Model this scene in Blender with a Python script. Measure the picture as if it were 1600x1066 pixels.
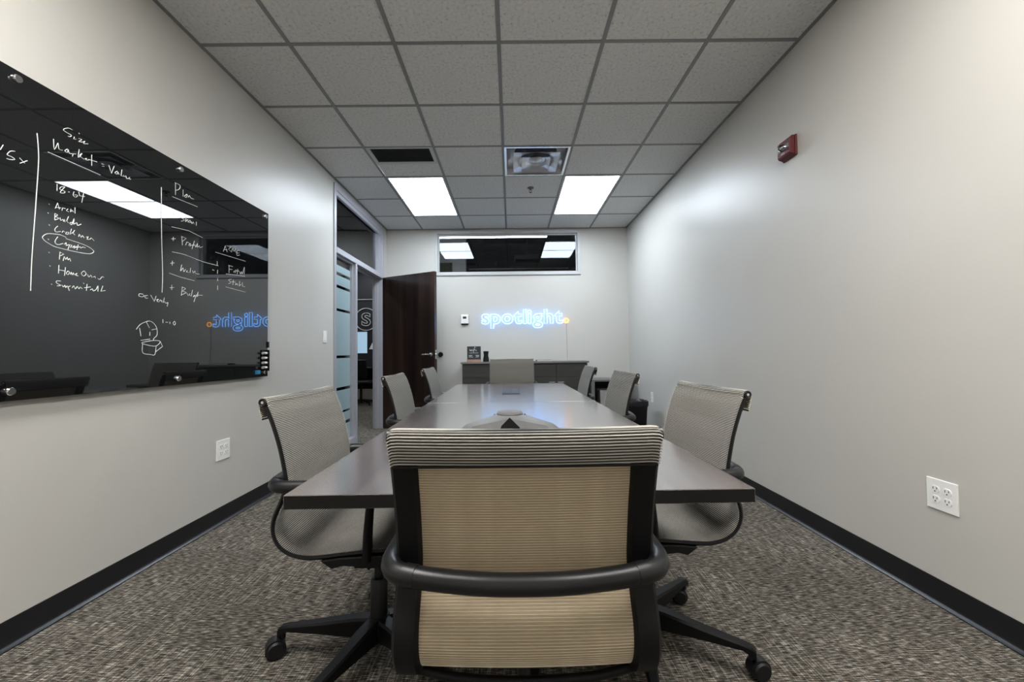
import bpy, math, random
from mathutils import Vector, Matrix
random.seed(7)
for o in list(bpy.data.objects): bpy.data.objects.remove(o, do_unlink=True)
scene = bpy.context.scene
COL = scene.collection
PI = math.pi

# ------------------------------------------------------------------ camera
CAM_Z, F_PX = 1.0313, 649.93
YAW, PITCH, ROLL = 0.0024, 0.0279, -0.0111
cam = bpy.data.cameras.new('camera'); cam_o = bpy.data.objects.new('camera', cam); COL.objects.link(cam_o)
cam.sensor_fit = 'HORIZONTAL'; cam.sensor_width = 36.0; cam.lens = F_PX / 1600 * 36.0
cam.clip_start = 0.02; cam.clip_end = 100
_f = Vector((math.sin(YAW) * math.cos(PITCH), math.cos(YAW) * math.cos(PITCH), math.sin(PITCH)))
_r = Vector((math.cos(YAW), -math.sin(YAW), 0)); _u = _r.cross(_f)
_r2 = _r * math.cos(ROLL) + _u * math.sin(ROLL); _u2 = -_r * math.sin(ROLL) + _u * math.cos(ROLL)
m = Matrix((( _r2.x, _u2.x, -_f.x, 0), (_r2.y, _u2.y, -_f.y, 0), (_r2.z, _u2.z, -_f.z, CAM_Z), (0, 0, 0, 1)))
cam_o.matrix_world = m
scene.camera = cam_o

# ------------------------------------------------------------------ world and exposure
world = bpy.data.worlds.new('world'); scene.world = world; world.use_nodes = True
world.node_tree.nodes['Background'].inputs[0].default_value = (0.5, 0.55, 0.65, 1)
world.node_tree.nodes['Background'].inputs[1].default_value = 0.02
scene.view_settings.view_transform = 'Standard'; scene.view_settings.look = 'None'
scene.view_settings.exposure = 1.70; scene.view_settings.gamma = 1.0
scene.view_settings.use_curve_mapping = False
PANEL_FAR, PANEL_NEAR, NEON, OFFICE = 7.6, 11.8, 2.3, 14.5      # lamp strengths
COL_FAR, COL_NEAR = (0.81, 0.905, 1.0), (1.0, 0.975, 0.94)

# ------------------------------------------------------------------ helpers
class MB:
    def __init__(s): s.v = []; s.f = []; s.m = []
    def add(s, vs, fs, mi=0):
        b = len(s.v); s.v += [tuple(p) for p in vs]
        for f in fs: s.f.append(tuple(b + i for i in f)); s.m.append(mi)
        return s
    def box(s, x0, x1, y0, y1, z0, z1, mi=0):
        vs = [(x, y, z) for x in (x0, x1) for y in (y0, y1) for z in (z0, z1)]
        return s.add(vs, [(0, 1, 3, 2), (4, 6, 7, 5), (0, 4, 5, 1), (2, 3, 7, 6), (0, 2, 6, 4), (1, 5, 7, 3)], mi)
    def cbox(s, c, d, mi=0):
        return s.box(c[0] - d[0] / 2, c[0] + d[0] / 2, c[1] - d[1] / 2, c[1] + d[1] / 2, c[2] - d[2] / 2, c[2] + d[2] / 2, mi)
    def loft(s, rings, closed_ring=True, caps=True, mi=0, closed_path=False):
        n = len(rings[0]); vs = [p for r in rings for p in r]; fs = []
        R = len(rings)
        for i in range(R if closed_path else R - 1):
            a = i * n; b = ((i + 1) % R) * n
            for j in range(n if closed_ring else n - 1):
                k = (j + 1) % n
                fs.append((a + j, a + k, b + k, b + j))
        if caps and closed_ring and not closed_path:
            fs.append(tuple(reversed(range(n)))); fs.append(tuple((R - 1) * n + j for j in range(n)))
        return s.add(vs, fs, mi)
    def tube(s, path, r, n=8, closed=False, mi=0, flat=1.0):
        P = [Vector(p) for p in path]; N = len(P)
        rr = r if isinstance(r, (list, tuple)) else [r] * N
        T = []
        for i in range(N):
            a = P[(i - 1) % N] if (closed or i > 0) else P[i]
            b = P[(i + 1) % N] if (closed or i < N - 1) else P[i]
            t = (b - a); T.append(t.normalized() if t.length > 1e-9 else Vector((0, 0, 1)))
        up = Vector((0, 0, 1)) if abs(T[0].z) < .9 else Vector((1, 0, 0))
        nrm = (up - T[0] * up.dot(T[0])).normalized(); rings = []
        for i in range(N):
            nrm = (nrm - T[i] * nrm.dot(T[i])).normalized(); bi = T[i].cross(nrm)
            rings.append([P[i] + (nrm * math.cos(2 * PI * j / n) * flat + bi * math.sin(2 * PI * j / n)) * rr[i] for j in range(n)])
        return s.loft(rings, True, True, mi, closed)
    def lathe(s, prof, n=24, c=(0, 0, 0), axis='z', mi=0, caps=True):
        rings = []
        for r, h in prof:
            ring = []
            for j in range(n):
                a = 2 * PI * j / n; u, w = r * math.cos(a), r * math.sin(a)
                if axis == 'z': p = (c[0] + u, c[1] + w, c[2] + h)
                elif axis == 'x': p = (c[0] + h, c[1] + u, c[2] + w)
                else: p = (c[0] + w, c[1] + h, c[2] + u)
                ring.append(p)
            rings.append(ring)
        return s.loft(rings, True, caps, mi)
    def prism(s, poly, a0, a1, axis='y', mi=0):
        def P(u, w, a): return (u, a, w) if axis == 'y' else ((a, u, w) if axis == 'x' else (u, w, a))
        return s.loft([[P(u, w, a0) for u, w in poly], [P(u, w, a1) for u, w in poly]], True, True, mi)
    def build(s, name, mats, parent=None, smooth=None, bevel=0.0, seg=2):
        me = bpy.data.meshes.new(name); me.from_pydata(s.v, [], s.f)
        if not isinstance(mats, (list, tuple)): mats = [mats]
        for mm in mats: me.materials.append(mm)
        if len(mats) > 1: me.polygons.foreach_set('material_index', s.m)
        me.validate(); me.update()
        import bmesh
        bm = bmesh.new(); bm.from_mesh(me); bmesh.ops.recalc_face_normals(bm, faces=bm.faces)
        if bevel > 0:
            bmesh.ops.bevel(bm, geom=[e for e in bm.edges if len(e.link_faces) == 2 and e.calc_face_angle(0) > .6], offset=bevel, segments=seg, profile=.5, affect='EDGES', clamp_overlap=True)
        bm.to_mesh(me); bm.free()
        if smooth is not None:
            me.shade_smooth(); me.set_sharp_from_angle(angle=math.radians(smooth))
        o = bpy.data.objects.new(name, me); COL.objects.link(o)
        if parent: o.parent = parent
        return o

def tag(o, label=None, cat=None, group=None, kind=None):
    if label: o['label'] = label
    if cat: o['category'] = cat
    if group: o['group'] = group
    if kind: o['kind'] = kind
    return o
def thing(name, label, cat, loc=(0, 0, 0), rz=0.0, group=None, kind=None):
    o = bpy.data.objects.new(name, None); COL.objects.link(o); o.empty_display_size = .1
    o.location = loc; o.rotation_euler = (0, 0, rz)
    return tag(o, label, cat, group, kind)
def link_copy(src, parent=None, loc=None, rz=None):
    c = src.copy(); COL.objects.link(c); c.parent = parent
    if loc is not None: c.location = loc
    if rz is not None: c.rotation_euler = (0, 0, rz)
    return c
def copy_tree(o, parent=None):
    c = link_copy(o, parent)
    for ch in list(o.children): copy_tree(ch, c)
    return c
def catmull(pts, per=8, closed=False):
    P = [Vector(p) for p in pts]; N = len(P); out = []
    rng = range(N) if closed else range(N - 1)
    for i in rng:
        if closed: p0, p1, p2, p3 = P[i - 1], P[i], P[(i + 1) % N], P[(i + 2) % N]
        else: p0, p1, p2, p3 = P[max(i - 1, 0)], P[i], P[i + 1], P[min(i + 2, N - 1)]
        for k in range(per):
            t = k / per
            out.append(.5 * ((2 * p1) + (-p0 + p2) * t + (2 * p0 - 5 * p1 + 4 * p2 - p3) * t * t + (-p0 + 3 * p1 - 3 * p2 + p3) * t ** 3))
    if not closed: out.append(P[-1])
    return out
def resample(pts, step):
    P = [Vector(p) for p in pts]; out = [P[0].copy()]; acc = 0.0
    for a, b in zip(P, P[1:]):
        L = (b - a).length; d = step - acc
        while d <= L and L > 0:
            out.append(a.lerp(b, d / L)); d += step
        acc = (acc + L) % step if L > 0 else acc
    return out

# ------------------------------------------------------------------ materials
def new_mat(name):
    mt = bpy.data.materials.new(name); mt.use_nodes = True
    nt = mt.node_tree; return mt, nt, nt.nodes['Principled BSDF'], nt.nodes['Material Output']
def N(nt, t, **kw):
    n = nt.nodes.new(t)
    for k, v in kw.items(): setattr(n, k, v)
    return n
def L(nt, a, b): nt.links.new(a, b)
def coords(nt, scale=(1, 1, 1), rot=(0, 0, 0), kind='Object'):
    tc = N(nt, 'ShaderNodeTexCoord'); mp = N(nt, 'ShaderNodeMapping')
    mp.inputs['Scale'].default_value = scale; mp.inputs['Rotation'].default_value = rot
    L(nt, tc.outputs[kind], mp.inputs['Vector']); return mp.outputs['Vector']
def noise(nt, vec, scale=5, detail=3, rough=.5):
    n = N(nt, 'ShaderNodeTexNoise'); n.inputs['Scale'].default_value = scale; n.inputs['Detail'].default_value = detail; n.inputs['Roughness'].default_value = rough
    if vec is not None: L(nt, vec, n.inputs['Vector'])
    return n.outputs['Fac']
def ramp(nt, fac, stops):
    r = N(nt, 'ShaderNodeValToRGB'); e = r.color_ramp.elements
    while len(e) < len(stops): e.new(.5)
    for el, (p, c) in zip(e, stops): el.position = p; el.color = (*c, 1)
    L(nt, fac, r.inputs['Fac']); return r.outputs['Color']
def bump(nt, b, h, strength=.2, dist=.01):
    n = N(nt, 'ShaderNodeBump'); n.inputs['Strength'].default_value = strength; n.inputs['Distance'].default_value = dist
    L(nt, h, n.inputs['Height']); L(nt, n.outputs['Normal'], b.inputs['Normal'])
def mat(name, col, rough=.5, metal=0.0, spec=.5, var=.06, nscale=30, bmp=0.0, bscale=200, coat=0.0, ior=None):
    mt, nt, b, out = new_mat(name)
    v = coords(nt); f = noise(nt, v, nscale, 3)
    lo = tuple(max(0, c * (1 - var)) for c in col); hi = tuple(min(1, c * (1 + var)) for c in col)
    L(nt, ramp(nt, f, [(.3, lo), (.7, hi)]), b.inputs['Base Color'])
    b.inputs['Roughness'].default_value = rough; b.inputs['Metallic'].default_value = metal
    b.inputs['Specular IOR Level'].default_value = spec; b.inputs['Coat Weight'].default_value = coat
    if ior: b.inputs['IOR'].default_value = ior
    if bmp > 0: bump(nt, b, noise(nt, v, bscale, 2), bmp, .002)
    return mt
def emit(name, col, strength):
    mt, nt, b, out = new_mat(name)
    b.inputs['Base Color'].default_value = (*[c * .8 for c in col], 1); b.inputs['Roughness'].default_value = .5
    f = noise(nt, coords(nt), 2, 1)
    L(nt, ramp(nt, f, [(0, tuple(c * .98 for c in col)), (1, col)]), b.inputs['Emission Color'])
    b.inputs['Emission Strength'].default_value = strength; return mt
def glass_mat(name, tint=(.8, .85, .88), ior=1.5):
    mt, nt, b, out = new_mat(name); nt.nodes.remove(b)
    tr = N(nt, 'ShaderNodeBsdfTransparent'); tr.inputs[0].default_value = (*tint, 1)
    gl = N(nt, 'ShaderNodeBsdfGlossy'); gl.inputs['Roughness'].default_value = .012
    fr = N(nt, 'ShaderNodeFresnel'); fr.inputs['IOR'].default_value = ior
    mx = N(nt, 'ShaderNodeMixShader')
    L(nt, fr.outputs[0], mx.inputs[0]); L(nt, tr.outputs[0], mx.inputs[1]); L(nt, gl.outputs[0], mx.inputs[2]); L(nt, mx.outputs[0], out.inputs['Surface'])
    return mt

def wall_mat(name, col, rough=.39):
    mt, nt, b, out = new_mat(name); v = coords(nt)
    L(nt, ramp(nt, noise(nt, v, 1.3, 3), [(.3, tuple(c * .97 for c in col)), (.7, tuple(c * 1.02 for c in col))]), b.inputs['Base Color'])
    b.inputs['Roughness'].default_value = rough; b.inputs['Specular IOR Level'].default_value = .45
    bump(nt, b, noise(nt, v, 260, 3), .08, .002); return mt
M = {}
M['wall'] = wall_mat('wall_paint', (.50, .485, .45))
M['dark_wall'] = wall_mat('dark_wall_paint', (.018, .021, .028), .6)
M['pale_wall'] = wall_mat('pale_wall_paint', (.6, .6, .58))
M['baseboard'] = mat('baseboard_vinyl', (.007, .007, .0085), .33, var=.1)
M['alu'] = mat('brushed_aluminium', (.58, .58, .61), .38, .85, nscale=8, var=.05)
M['frame'] = mat('painted_frame', (.42, .42, .46), .35, .3, var=.03)
M['frame_light'] = mat('pale_painted_frame', (.45, .45, .45), .4, .0, var=.03)
M['black'] = mat('black_plastic', (.0035, .0035, .0042), .5, spec=.25, bmp=.05, bscale=500)
M['black_gloss'] = mat('black_rubbed_plastic', (.006, .0065, .0075), .38, spec=.4)
M['rubber'] = mat('caster_rubber', (.004, .004, .005), .5)
M['chrome'] = mat('chrome', (.75, .75, .78), .12, 1.0, var=.02)
M['nickel'] = mat('satin_nickel', (.62, .61, .6), .25, 1.0, var=.02)
M['white'] = mat('white_plastic', (.78, .78, .76), .3, var=.02)
M['slot'] = mat('dark_slot', (.02, .02, .02), .6)
M['tee'] = mat('ceiling_grid_paint', (.20, .20, .20), .5, var=.03)
M['grille'] = mat('grille_dark', (.045, .047, .052), .6, var=.1)
M['red'] = mat('red_alarm_plastic', (.095, .007, .010), .4)
M['panel_far'] = emit('light_diffuser_cool', COL_FAR, PANEL_FAR)
M['panel_near'] = emit('light_diffuser_neutral', COL_NEAR, PANEL_NEAR)
M['neon'] = emit('neon_blue_white', (.15, .42, 1.0), NEON)
M['neon_orange'] = emit('neon_orange', (1.0, .38, .03), NEON * .8)
M['office_lamp'] = emit('office_lamp', (.95, .98, 1.0), OFFICE)
M['glass'] = glass_mat('window_glass', (.68, .71, .74), 1.5)
M['clear'] = glass_mat('clear_lens', (.9, .9, .9), 1.45)
M['board'] = None
M['marker'] = mat('white_marker_ink', (.72, .76, .73), .6, var=.12, nscale=60)
M['red_ink'] = mat('grille_cloth', (.004, .004, .004), .8, spec=.1)
M['phone'] = mat('phone_grey_plastic', (.10, .10, .098), .5, spec=.3)
M['hatch'] = mat('hatch_flap_plastic', (.025, .028, .034), .55, spec=.3)
M['screen'] = emit('screen_glow', (.50, .74, .95), .16)
M['blue'] = mat('blue_plastic', (.02, .16, .30), .4)
M['copper'] = mat('copper_wood', (.32, .19, .13), .45, var=.2)
M['chalk'] = mat('sign_chalkboard', (.018, .019, .021), .6)
M['print'] = mat('white_print', (.6, .6, .6), .7)
M['cabinet_grey'] = mat('grey_cabinet', (.13, .13, .125), .45)
M['bin_grey'] = mat('grey_bin', (.30, .30, .29), .5)
M['cord'] = mat('grey_cord', (.33, .33, .33), .5)
M['picture'] = mat('dark_green_print', (.05, .065, .03), .5, var=.4, nscale=6)
M['bronze'] = mat('bronze_frame', (.10, .08, .06), .4)

# glass marker board: black back-painted glass
mt, nt, b, out = new_mat('black_board_glass')
L(nt, ramp(nt, noise(nt, coords(nt), 2, 2), [(.3, (.004, .0045, .005)), (.7, (.007, .0075, .008))]), b.inputs['Base Color'])
b.inputs['Roughness'].default_value = .015; b.inputs['IOR'].default_value = 1.74; M['board'] = mt

# chair knit: grey face ribs, warm straw back ribs, brown web between them
def fabric(name, col, var, tr):
    mt, nt, b, out = new_mat(name)
    L(nt, ramp(nt, noise(nt, coords(nt, (40, 4, 40)), 14, 2), [(.3, tuple(c * (1 - var) for c in col)), (.7, tuple(c * (1 + var) for c in col))]), b.inputs['Base Color'])
    b.inputs['Roughness'].default_value = .65; b.inputs['Specular IOR Level'].default_value = .3
    t = N(nt, 'ShaderNodeBsdfTranslucent'); t.inputs[0].default_value = (*col, 1); mx = N(nt, 'ShaderNodeMixShader'); mx.inputs[0].default_value = tr
    L(nt, b.outputs[0], mx.inputs[1]); L(nt, t.outputs[0], mx.inputs[2]); L(nt, mx.outputs[0], out.inputs['Surface']); return mt
M['rib_face'] = fabric('knit_rib_face', (.46, .445, .405), .06, .25)
M['rib_back'] = fabric('knit_rib_back', (.95, .87, .70), .02, .15)
M['web'] = fabric('knit_web', (.062, .058, .053), .12, .3)
M['web_back'] = fabric('knit_web_back', (.50, .405, .275), .10, .15)

# carpet: short yarn streaks whose direction changes block by block
mt, nt, b, out = new_mat('carpet')
tc = N(nt, 'ShaderNodeTexCoord'); pos = tc.outputs['Object']
def streak(sx, sy, sc, det=2):
    mp = N(nt, 'ShaderNodeMapping'); mp.inputs['Scale'].default_value = (sx, sy, 1); L(nt, pos, mp.inputs['Vector'])
    return noise(nt, mp.outputs['Vector'], sc, det, .6)
def mth(op, a, c, d=None):
    n = N(nt, 'ShaderNodeMath', operation=op)
    for i_, q in enumerate((a, c, d)):
        if q is None: continue
        if isinstance(q, (int, float)): n.inputs[i_].default_value = q
        else: L(nt, q, n.inputs[i_])
    return n.outputs[0]
def step(f, lo, hi):
    n = N(nt, 'ShaderNodeMapRange'); n.inputs['From Min'].default_value = lo; n.inputs['From Max'].default_value = hi; L(nt, f, n.inputs['Value']); return n.outputs['Result']
cell = N(nt, 'ShaderNodeTexBrick'); cell.offset = .5; cell.inputs['Color1'].default_value = (0, 0, 0, 1); cell.inputs['Color2'].default_value = (1, 1, 1, 1)
cell.inputs['Scale'].default_value = 1.0; cell.inputs['Mortar Size'].default_value = 0.0; cell.inputs['Brick Width'].default_value = .50; cell.inputs['Row Height'].default_value = .25
L(nt, pos, cell.inputs['Vector'])
pick = step(cell.outputs['Color'], .25, .75)
grain = noise(nt, pos, 520, 2, .6)
val = mth('MULTIPLY_ADD', streak(30, 300, 1.0, 1), .62, mth('MULTIPLY', grain, .38))
ylines = mth('MULTIPLY', step(streak(210, 9, 1.0, 1), .50, .64), mth('MULTIPLY_ADD', pick, .75, .25))
xlines = mth('MULTIPLY', step(streak(8, 190, 1.0, 1), .56, .67), mth('MULTIPLY_ADD', pick, -.6, .75))
val = mth('MULTIPLY_ADD', ylines, .09, val); val = mth('MULTIPLY_ADD', xlines, .08, val)
L(nt, ramp(nt, val, [(.37, (.006, .005, .004)), (.47, (.038, .033, .027)), (.57, (.145, .130, .109)), (.69, (.46, .43, .38))]), b.inputs['Base Color'])
b.inputs['Roughness'].default_value = .95; b.inputs['Specular IOR Level'].default_value = .1
bump(nt, b, val, .5, .004); M['carpet'] = mt

# mineral fibre ceiling tile
mt, nt, b, out = new_mat('ceiling_tile_fibre'); v = coords(nt)
sp = noise(nt, v, 55, 4, .7)
L(nt, ramp(nt, sp, [(.30, (.30, .298, .29)), (.42, (.58, .576, .565)), (.7, (.67, .666, .655))]), b.inputs['Base Color'])
b.inputs['Roughness'].default_value = .9; b.inputs['Specular IOR Level'].default_value = .2; bump(nt, b, sp, .5, .006); M['tile'] = mt

# dark ash laminate (table), grain along the table
def wood(name, cols, sc, rough, coat, axis='y', bm_=.015):
    mt, nt, b, out = new_mat(name)
    st = {'y': (sc, sc * .06, sc), 'z': (sc, sc, sc * .05), 'x': (sc * .06, sc, sc)}[axis]
    f1 = noise(nt, coords(nt, st), 1.0, 3, .5)
    L(nt, ramp(nt, f1, [(.3, cols[0]), (.5, cols[1]), (.7, cols[2])]), b.inputs['Base Color'])
    b.inputs['Roughness'].default_value = rough; b.inputs['Coat Weight'].default_value = coat; b.inputs['Coat Roughness'].default_value = .15; b.inputs['Coat IOR'].default_value = 1.5 + .6 * (coat > .5)
    bump(nt, b, f1, bm_, .001); return mt
M['table'] = wood('table_laminate', [(.058, .047, .044), (.086, .070, .065), (.122, .102, .095)], 26, .24, .9, 'y', 0)
M['table_edge'] = mat('table_edge_band', (.008, .007, .0066), .5, spec=.25)
M['door'] = wood('door_veneer', [(.008, .005, .004), (.017, .010, .008), (.034, .019, .013)], 9, .3, .2, 'z')
M['credenza'] = wood('credenza_laminate', [(.020, .019, .017), (.027, .026, .023), (.037, .035, .031)], 24, .42, .0, 'x')
M['cred_top'] = wood('credenza_top', [(.10, .098, .092), (.13, .126, .118), (.16, .155, .147)], 24, .4, 0, 'x')

mt, nt, b, out = new_mat('frosted_film'); nt.nodes.remove(b)
df = N(nt, 'ShaderNodeBsdfDiffuse'); tl = N(nt, 'ShaderNodeBsdfTranslucent')
cr = ramp(nt, noise(nt, coords(nt), 3, 2), [(.3, (.50, .66, .70)), (.7, (.56, .71, .75))]); L(nt, cr, df.inputs[0]); L(nt, cr, tl.inputs[0])
mx = N(nt, 'ShaderNodeMixShader'); mx.inputs[0].default_value = .55; L(nt, df.outputs[0], mx.inputs[1]); L(nt, tl.outputs[0], mx.inputs[2])
gl = N(nt, 'ShaderNodeBsdfGlossy'); gl.inputs['Roughness'].default_value = .2; fr = N(nt, 'ShaderNodeFresnel'); mx2 = N(nt, 'ShaderNodeMixShader')
L(nt, fr.outputs[0], mx2.inputs[0]); L(nt, mx.outputs[0], mx2.inputs[1]); L(nt, gl.outputs[0], mx2.inputs[2]); L(nt, mx2.outputs[0], out.inputs['Surface']); M['frost'] = mt

# ================================================================== THE ROOM
XL, XR, YF, YB, ZC, T = -1.80, 1.711, 6.03, -1.28, 2.839, .6096
XG, YG = -.052, 2.376                                  # ceiling grid origin
SF0, SF1 = 4.217, 5.88                                 # shopfront glazing along the left wall
def struct(o, label, cat): return tag(o, label, cat, kind='structure')

struct(MB().box(-7.6, 3.2, YB - .15, 12.5, -.06, 0).build('floor', M['carpet']), 'grey-brown streaked carpet running through the room and the corridor', 'floor')
w = MB().box(XL - .12, XL, YB - .12, SF0, 0, 2.96).box(XL - .12, XL, SF1, YF + .12, 0, 2.96).box(XL - .12, XL, SF0, SF1, 2.80, 2.96)
struct(w.build('wall_left', M['wall']), 'pale greige painted wall behind the black glass board', 'wall')
struct(MB().box(XR, XR + .12, YB - .12, YF + .12, 0, 2.96).build('wall_right', M['wall']), 'pale greige painted wall with the red fire alarm', 'wall')
WX0, WX1, WZ0, WZ1 = -1.085, 1.012, 2.172, 2.80
w = MB().box(XL, XR, YF, YF + .12, 0, WZ0).box(XL, WX0, YF, YF + .12, WZ0, 2.96).box(WX1, XR, YF, YF + .12, WZ0, 2.96).box(WX0, WX1, YF, YF + .12, WZ1, 2.96)
struct(w.build('wall_far', M['wall']), 'pale greige end wall carrying the glowing sign', 'wall')
struct(MB().box(XL, XR, YB - .12, YB, 0, 2.96).build('wall_near', M['wall']), 'pale greige wall behind the viewer', 'wall')

# cove baseboards
def cove(name, label, p0, p1, nx, ny):
    prof = [(0, .001), (.019, .001), (.019, .004), (.010, .009), (.005, .018), (.003, .03), (.003, .101), (0, .102)]
    r0 = [(p0[0] + nx * d, p0[1] + ny * d, z) for d, z in prof]; r1 = [(p1[0] + nx * d, p1[1] + ny * d, z) for d, z in prof]
    struct(MB().loft([r0, r1]).build(name, M['baseboard'], smooth=50), label, 'baseboard')
cove('baseboard_left', 'black vinyl baseboard along the wall with the glass board', (XL, YB), (XL, SF0), 1, 0)
cove('baseboard_right', 'black vinyl baseboard along the wall with the fire alarm', (XR, YB), (XR, YF), -1, 0)
cove('baseboard_far', 'black vinyl baseboard along the end wall', (XL, YF), (XR, YF), 0, -1)
cove('baseboard_near', 'black vinyl baseboard behind the viewer', (XL, YB), (XR, YB), 0, 1)

# ceiling: slab, grid of tees, lay-in tiles
ceil = struct(MB().box(XL - .12, XR + .12, YB - .12, YF + .12, 2.96, 2.99).build('ceiling', M['pale_wall']), 'suspended grid ceiling of speckled lay-in tiles', 'ceiling')
cols = [XL] + [XG + k * T for k in (-2, -1, 0, 1, 2)] + [XR]
rows = [YG + k * T for k in range(-6, 7)]; rows[-1] = YF
tee_l = MB().box(-.012, .012, YB, YF, ZC, ZC + .003).box(-.0015, .0015, YB, YF, ZC + .003, ZC + .04)
proto = None
for x in cols[1:-1]:
    o = tee_l.build('main_tee', M['tee'], ceil) if proto is None else link_copy(proto, ceil)
    proto = proto or o; o.location = (x, 0, 0)
proto = {}
for y in rows[1:-1]:
    for i in range(6):
        if i not in proto:
            w_ = cols[i + 1] - cols[i] - .024
            proto[i] = MB().box(-w_ / 2, w_ / 2, -.012, .012, ZC + .0004, ZC + .003).box(-w_ / 2, w_ / 2, -.0015, .0015, ZC + .003, ZC + .034)
            proto[i] = proto[i].build('cross_tee', M['tee'], ceil); o = proto[i]
        else: o = link_copy(proto[i], ceil)
        o.location = ((cols[i] + cols[i + 1]) / 2, y, 0)
for nm, a in (('wall_angle', (XL, XL + .022, YB, YF)), ('wall_angle', (XR - .022, XR, YB, YF)), ('wall_angle', (XL, XR, YF - .022, YF)), ('wall_angle', (XL, XR, YB, YB + .022))):
    MB().box(a[0], a[1], a[2], a[3], ZC - .0004, ZC + .003).build(nm, M['tee'], ceil)
skip = {(1, 9): 'light', (1, 10): 'light', (4, 9): 'light', (4, 10): 'light', (1, 2): 'light', (1, 3): 'light', (4, 2): 'light', (4, 3): 'light', (3, 8): 'diffuser', (1, 8): 'grille'}
tile_me = {}
for i in range(6):
    for j in range(12):
        if (i, j) in skip: continue
        wx = cols[i + 1] - cols[i] - .006; wy = rows[j + 1] - rows[j] - .006; key = (round(wx, 3), round(wy, 3))
        c = ((cols[i] + cols[i + 1]) / 2, (rows[j] + rows[j + 1]) / 2, ZC + .0032)
        if key not in tile_me:
            o = MB().box(-wx / 2, wx / 2, -wy / 2, wy / 2, 0, .016).build('ceiling_tile', M['tile'], ceil); tile_me[key] = o
        else: o = link_copy(tile_me[key], ceil)
        o.location = c
# cut tile beside the return grille
MB().box(cols[1] + .014, cols[2] - .014, 3.918, rows[9] - .012, ZC + .0032, ZC + .019).build('ceiling_tile', M['tile'], ceil)

# transom window in the end wall
win = struct(thing('window_1', '', '', (0, 0, 0)), 'long low transom window high in the end wall', 'window')
def ring(mb, x0, x1, z0, z1, wd, y0, y1):
    mb.box(x0, x1, y0, y1, z0, z0 + wd).box(x0, x1, y0, y1, z1 - wd, z1).box(x0, x0 + wd, y0, y1, z0 + wd, z1 - wd).box(x1 - wd, x1, y0, y1, z0 + wd, z1 - wd); return mb
ring(MB(), WX0 - .012, WX1 + .012, WZ0 - .012, 2.812, .042, YF - .022, YF + .135).build('window_frame', M['frame_light'], win, bevel=.002)
ring(MB(), WX0 + .03, WX1 - .03, WZ0 + .03, 2.77, .018, YF + .03, YF + .075).build('glazing_bead', M['frame_light'], win)
MB().box(WX0 + .04, WX1 - .04, YF + .048, YF + .056, WZ0 + .04, 2.76).build('pane', M['glass'], win)

# shopfront glazing with sidelight, doorway and transom in the left wall
sf = struct(thing('window_2', '', '', (0, 0, 0)), 'aluminium glazed shopfront with frosted sidelight and open doorway', 'window')
a0, a1 = XL - .13, XL + .012
MB().box(a0, a1, SF0, SF0 + .052, 0, 2.80).build('jamb', M['frame'], sf, bevel=.003)
MB().box(a0, a1, 5.80, SF1, 0, 2.80).build('jamb', M['frame'], sf, bevel=.003)
MB().box(a0, a1, SF0 + .052, 5.80, 2.735, 2.80).box(XL - .03, XL + .004, SF0 + .052, 5.80, 2.69, 2.735).build('head', M['frame'], sf, bevel=.003)
MB().box(a0, a1 + .004, SF0 + .052, 5.80, 2.085, 2.145).build('transom_bar', M['frame'], sf, bevel=.003)
MB().box(a0, a1, 4.80, 4.85, 0, 2.085).build('mullion', M['frame'], sf, bevel=.003)
MB().box(a0, a1, SF0 + .052, 4.80, 0, .09).build('bottom_rail', M['frame'], sf, bevel=.003)
sb = MB()
for y0, y1, z0, z1 in ((SF0 + .052, SF0 + .066, .09, 2.085), (4.786, 4.80, .09, 2.085), (SF0 + .066, 4.786, 2.065, 2.085)): sb.box(XL - .075, XL - .022, y0, y1, z0, z1)
sb.build('glazing_bead', M['frame'], sf)
sb = MB().box(XL - .07, XL - .015, 5.715, 5.80, 2.145, 2.735).box(XL - .055, XL - .005, 5.68, 5.715, 2.145, 2.735)
sb.build('glazing_bead', M['frame'], sf)
MB().box(XL - .055, XL - .047, SF0 + .05, 5.80, 2.14, 2.74).build('transom_pane', M['glass'], sf)
MB().box(XL - .060, XL - .052, SF0 + .06, 4.79, .09, 2.07).build('sidelight_pane', M['glass'], sf)
for z0, z1 in ((1.917, 1.993), (1.779, 1.884), (1.526, 1.747), (1.021, 1.498), (.677, .992), (.420, .645), (.300, .398), (.10, .266)):
    MB().box(XL - .0515, XL - .0500, SF0 + .068, 4.785, z0, z1).build('frosted_band', M['frost'], sf)
MB().box(XL - .10, XL - .05, 5.785, 5.80, 0, 2.085).box(XL - .10, XL - .05, 4.85, 5.80, 2.07, 2.085).build('door_stop', M['frame'], sf)

# dark wooden door standing open into the room
DW, DH, DT = .925, 2.10, .044
ang = math.atan2(-.44, .82)
door = struct(thing('door_1', '', '', (XL + .022, 5.845, 0), ang), 'dark stained wooden door standing open into the room', 'door')
MB().box(.004, DW, -DT, 0, .008, DH).build('leaf', M['door'], door, bevel=.002)
lev = MB().lathe([(.0, 0), (.027, 0), (.027, .006), (.018, .012), (.0095, .018), (.0095, .045), (0, .046)], 20, (DW - .065, -DT - .046, 1.02), 'y')
o_ = MB()
o_.lathe([(.028, 0), (.028, -.007), (.014, -.011), (.0105, -.05), (.0, -.052)], 20, (DW - .065, -DT, 1.02), 'y')
o_.tube(catmull([(DW - .065, -DT - .044, 1.02), (DW - .09, -DT - .05, 1.02), (DW - .13, -DT - .05, 1.018), (DW - .178, -DT - .046, 1.016)], 5), [.0105] * 6 + [.0095] * 10, 10)
o_.build('lever_handle', M['nickel'], door, smooth=40)
o_ = MB().lathe([(.028, 0), (.028, .007), (.014, .011), (.0105, .05), (.0, .052)], 20, (DW - .065, 0, 1.02), 'y')
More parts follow.
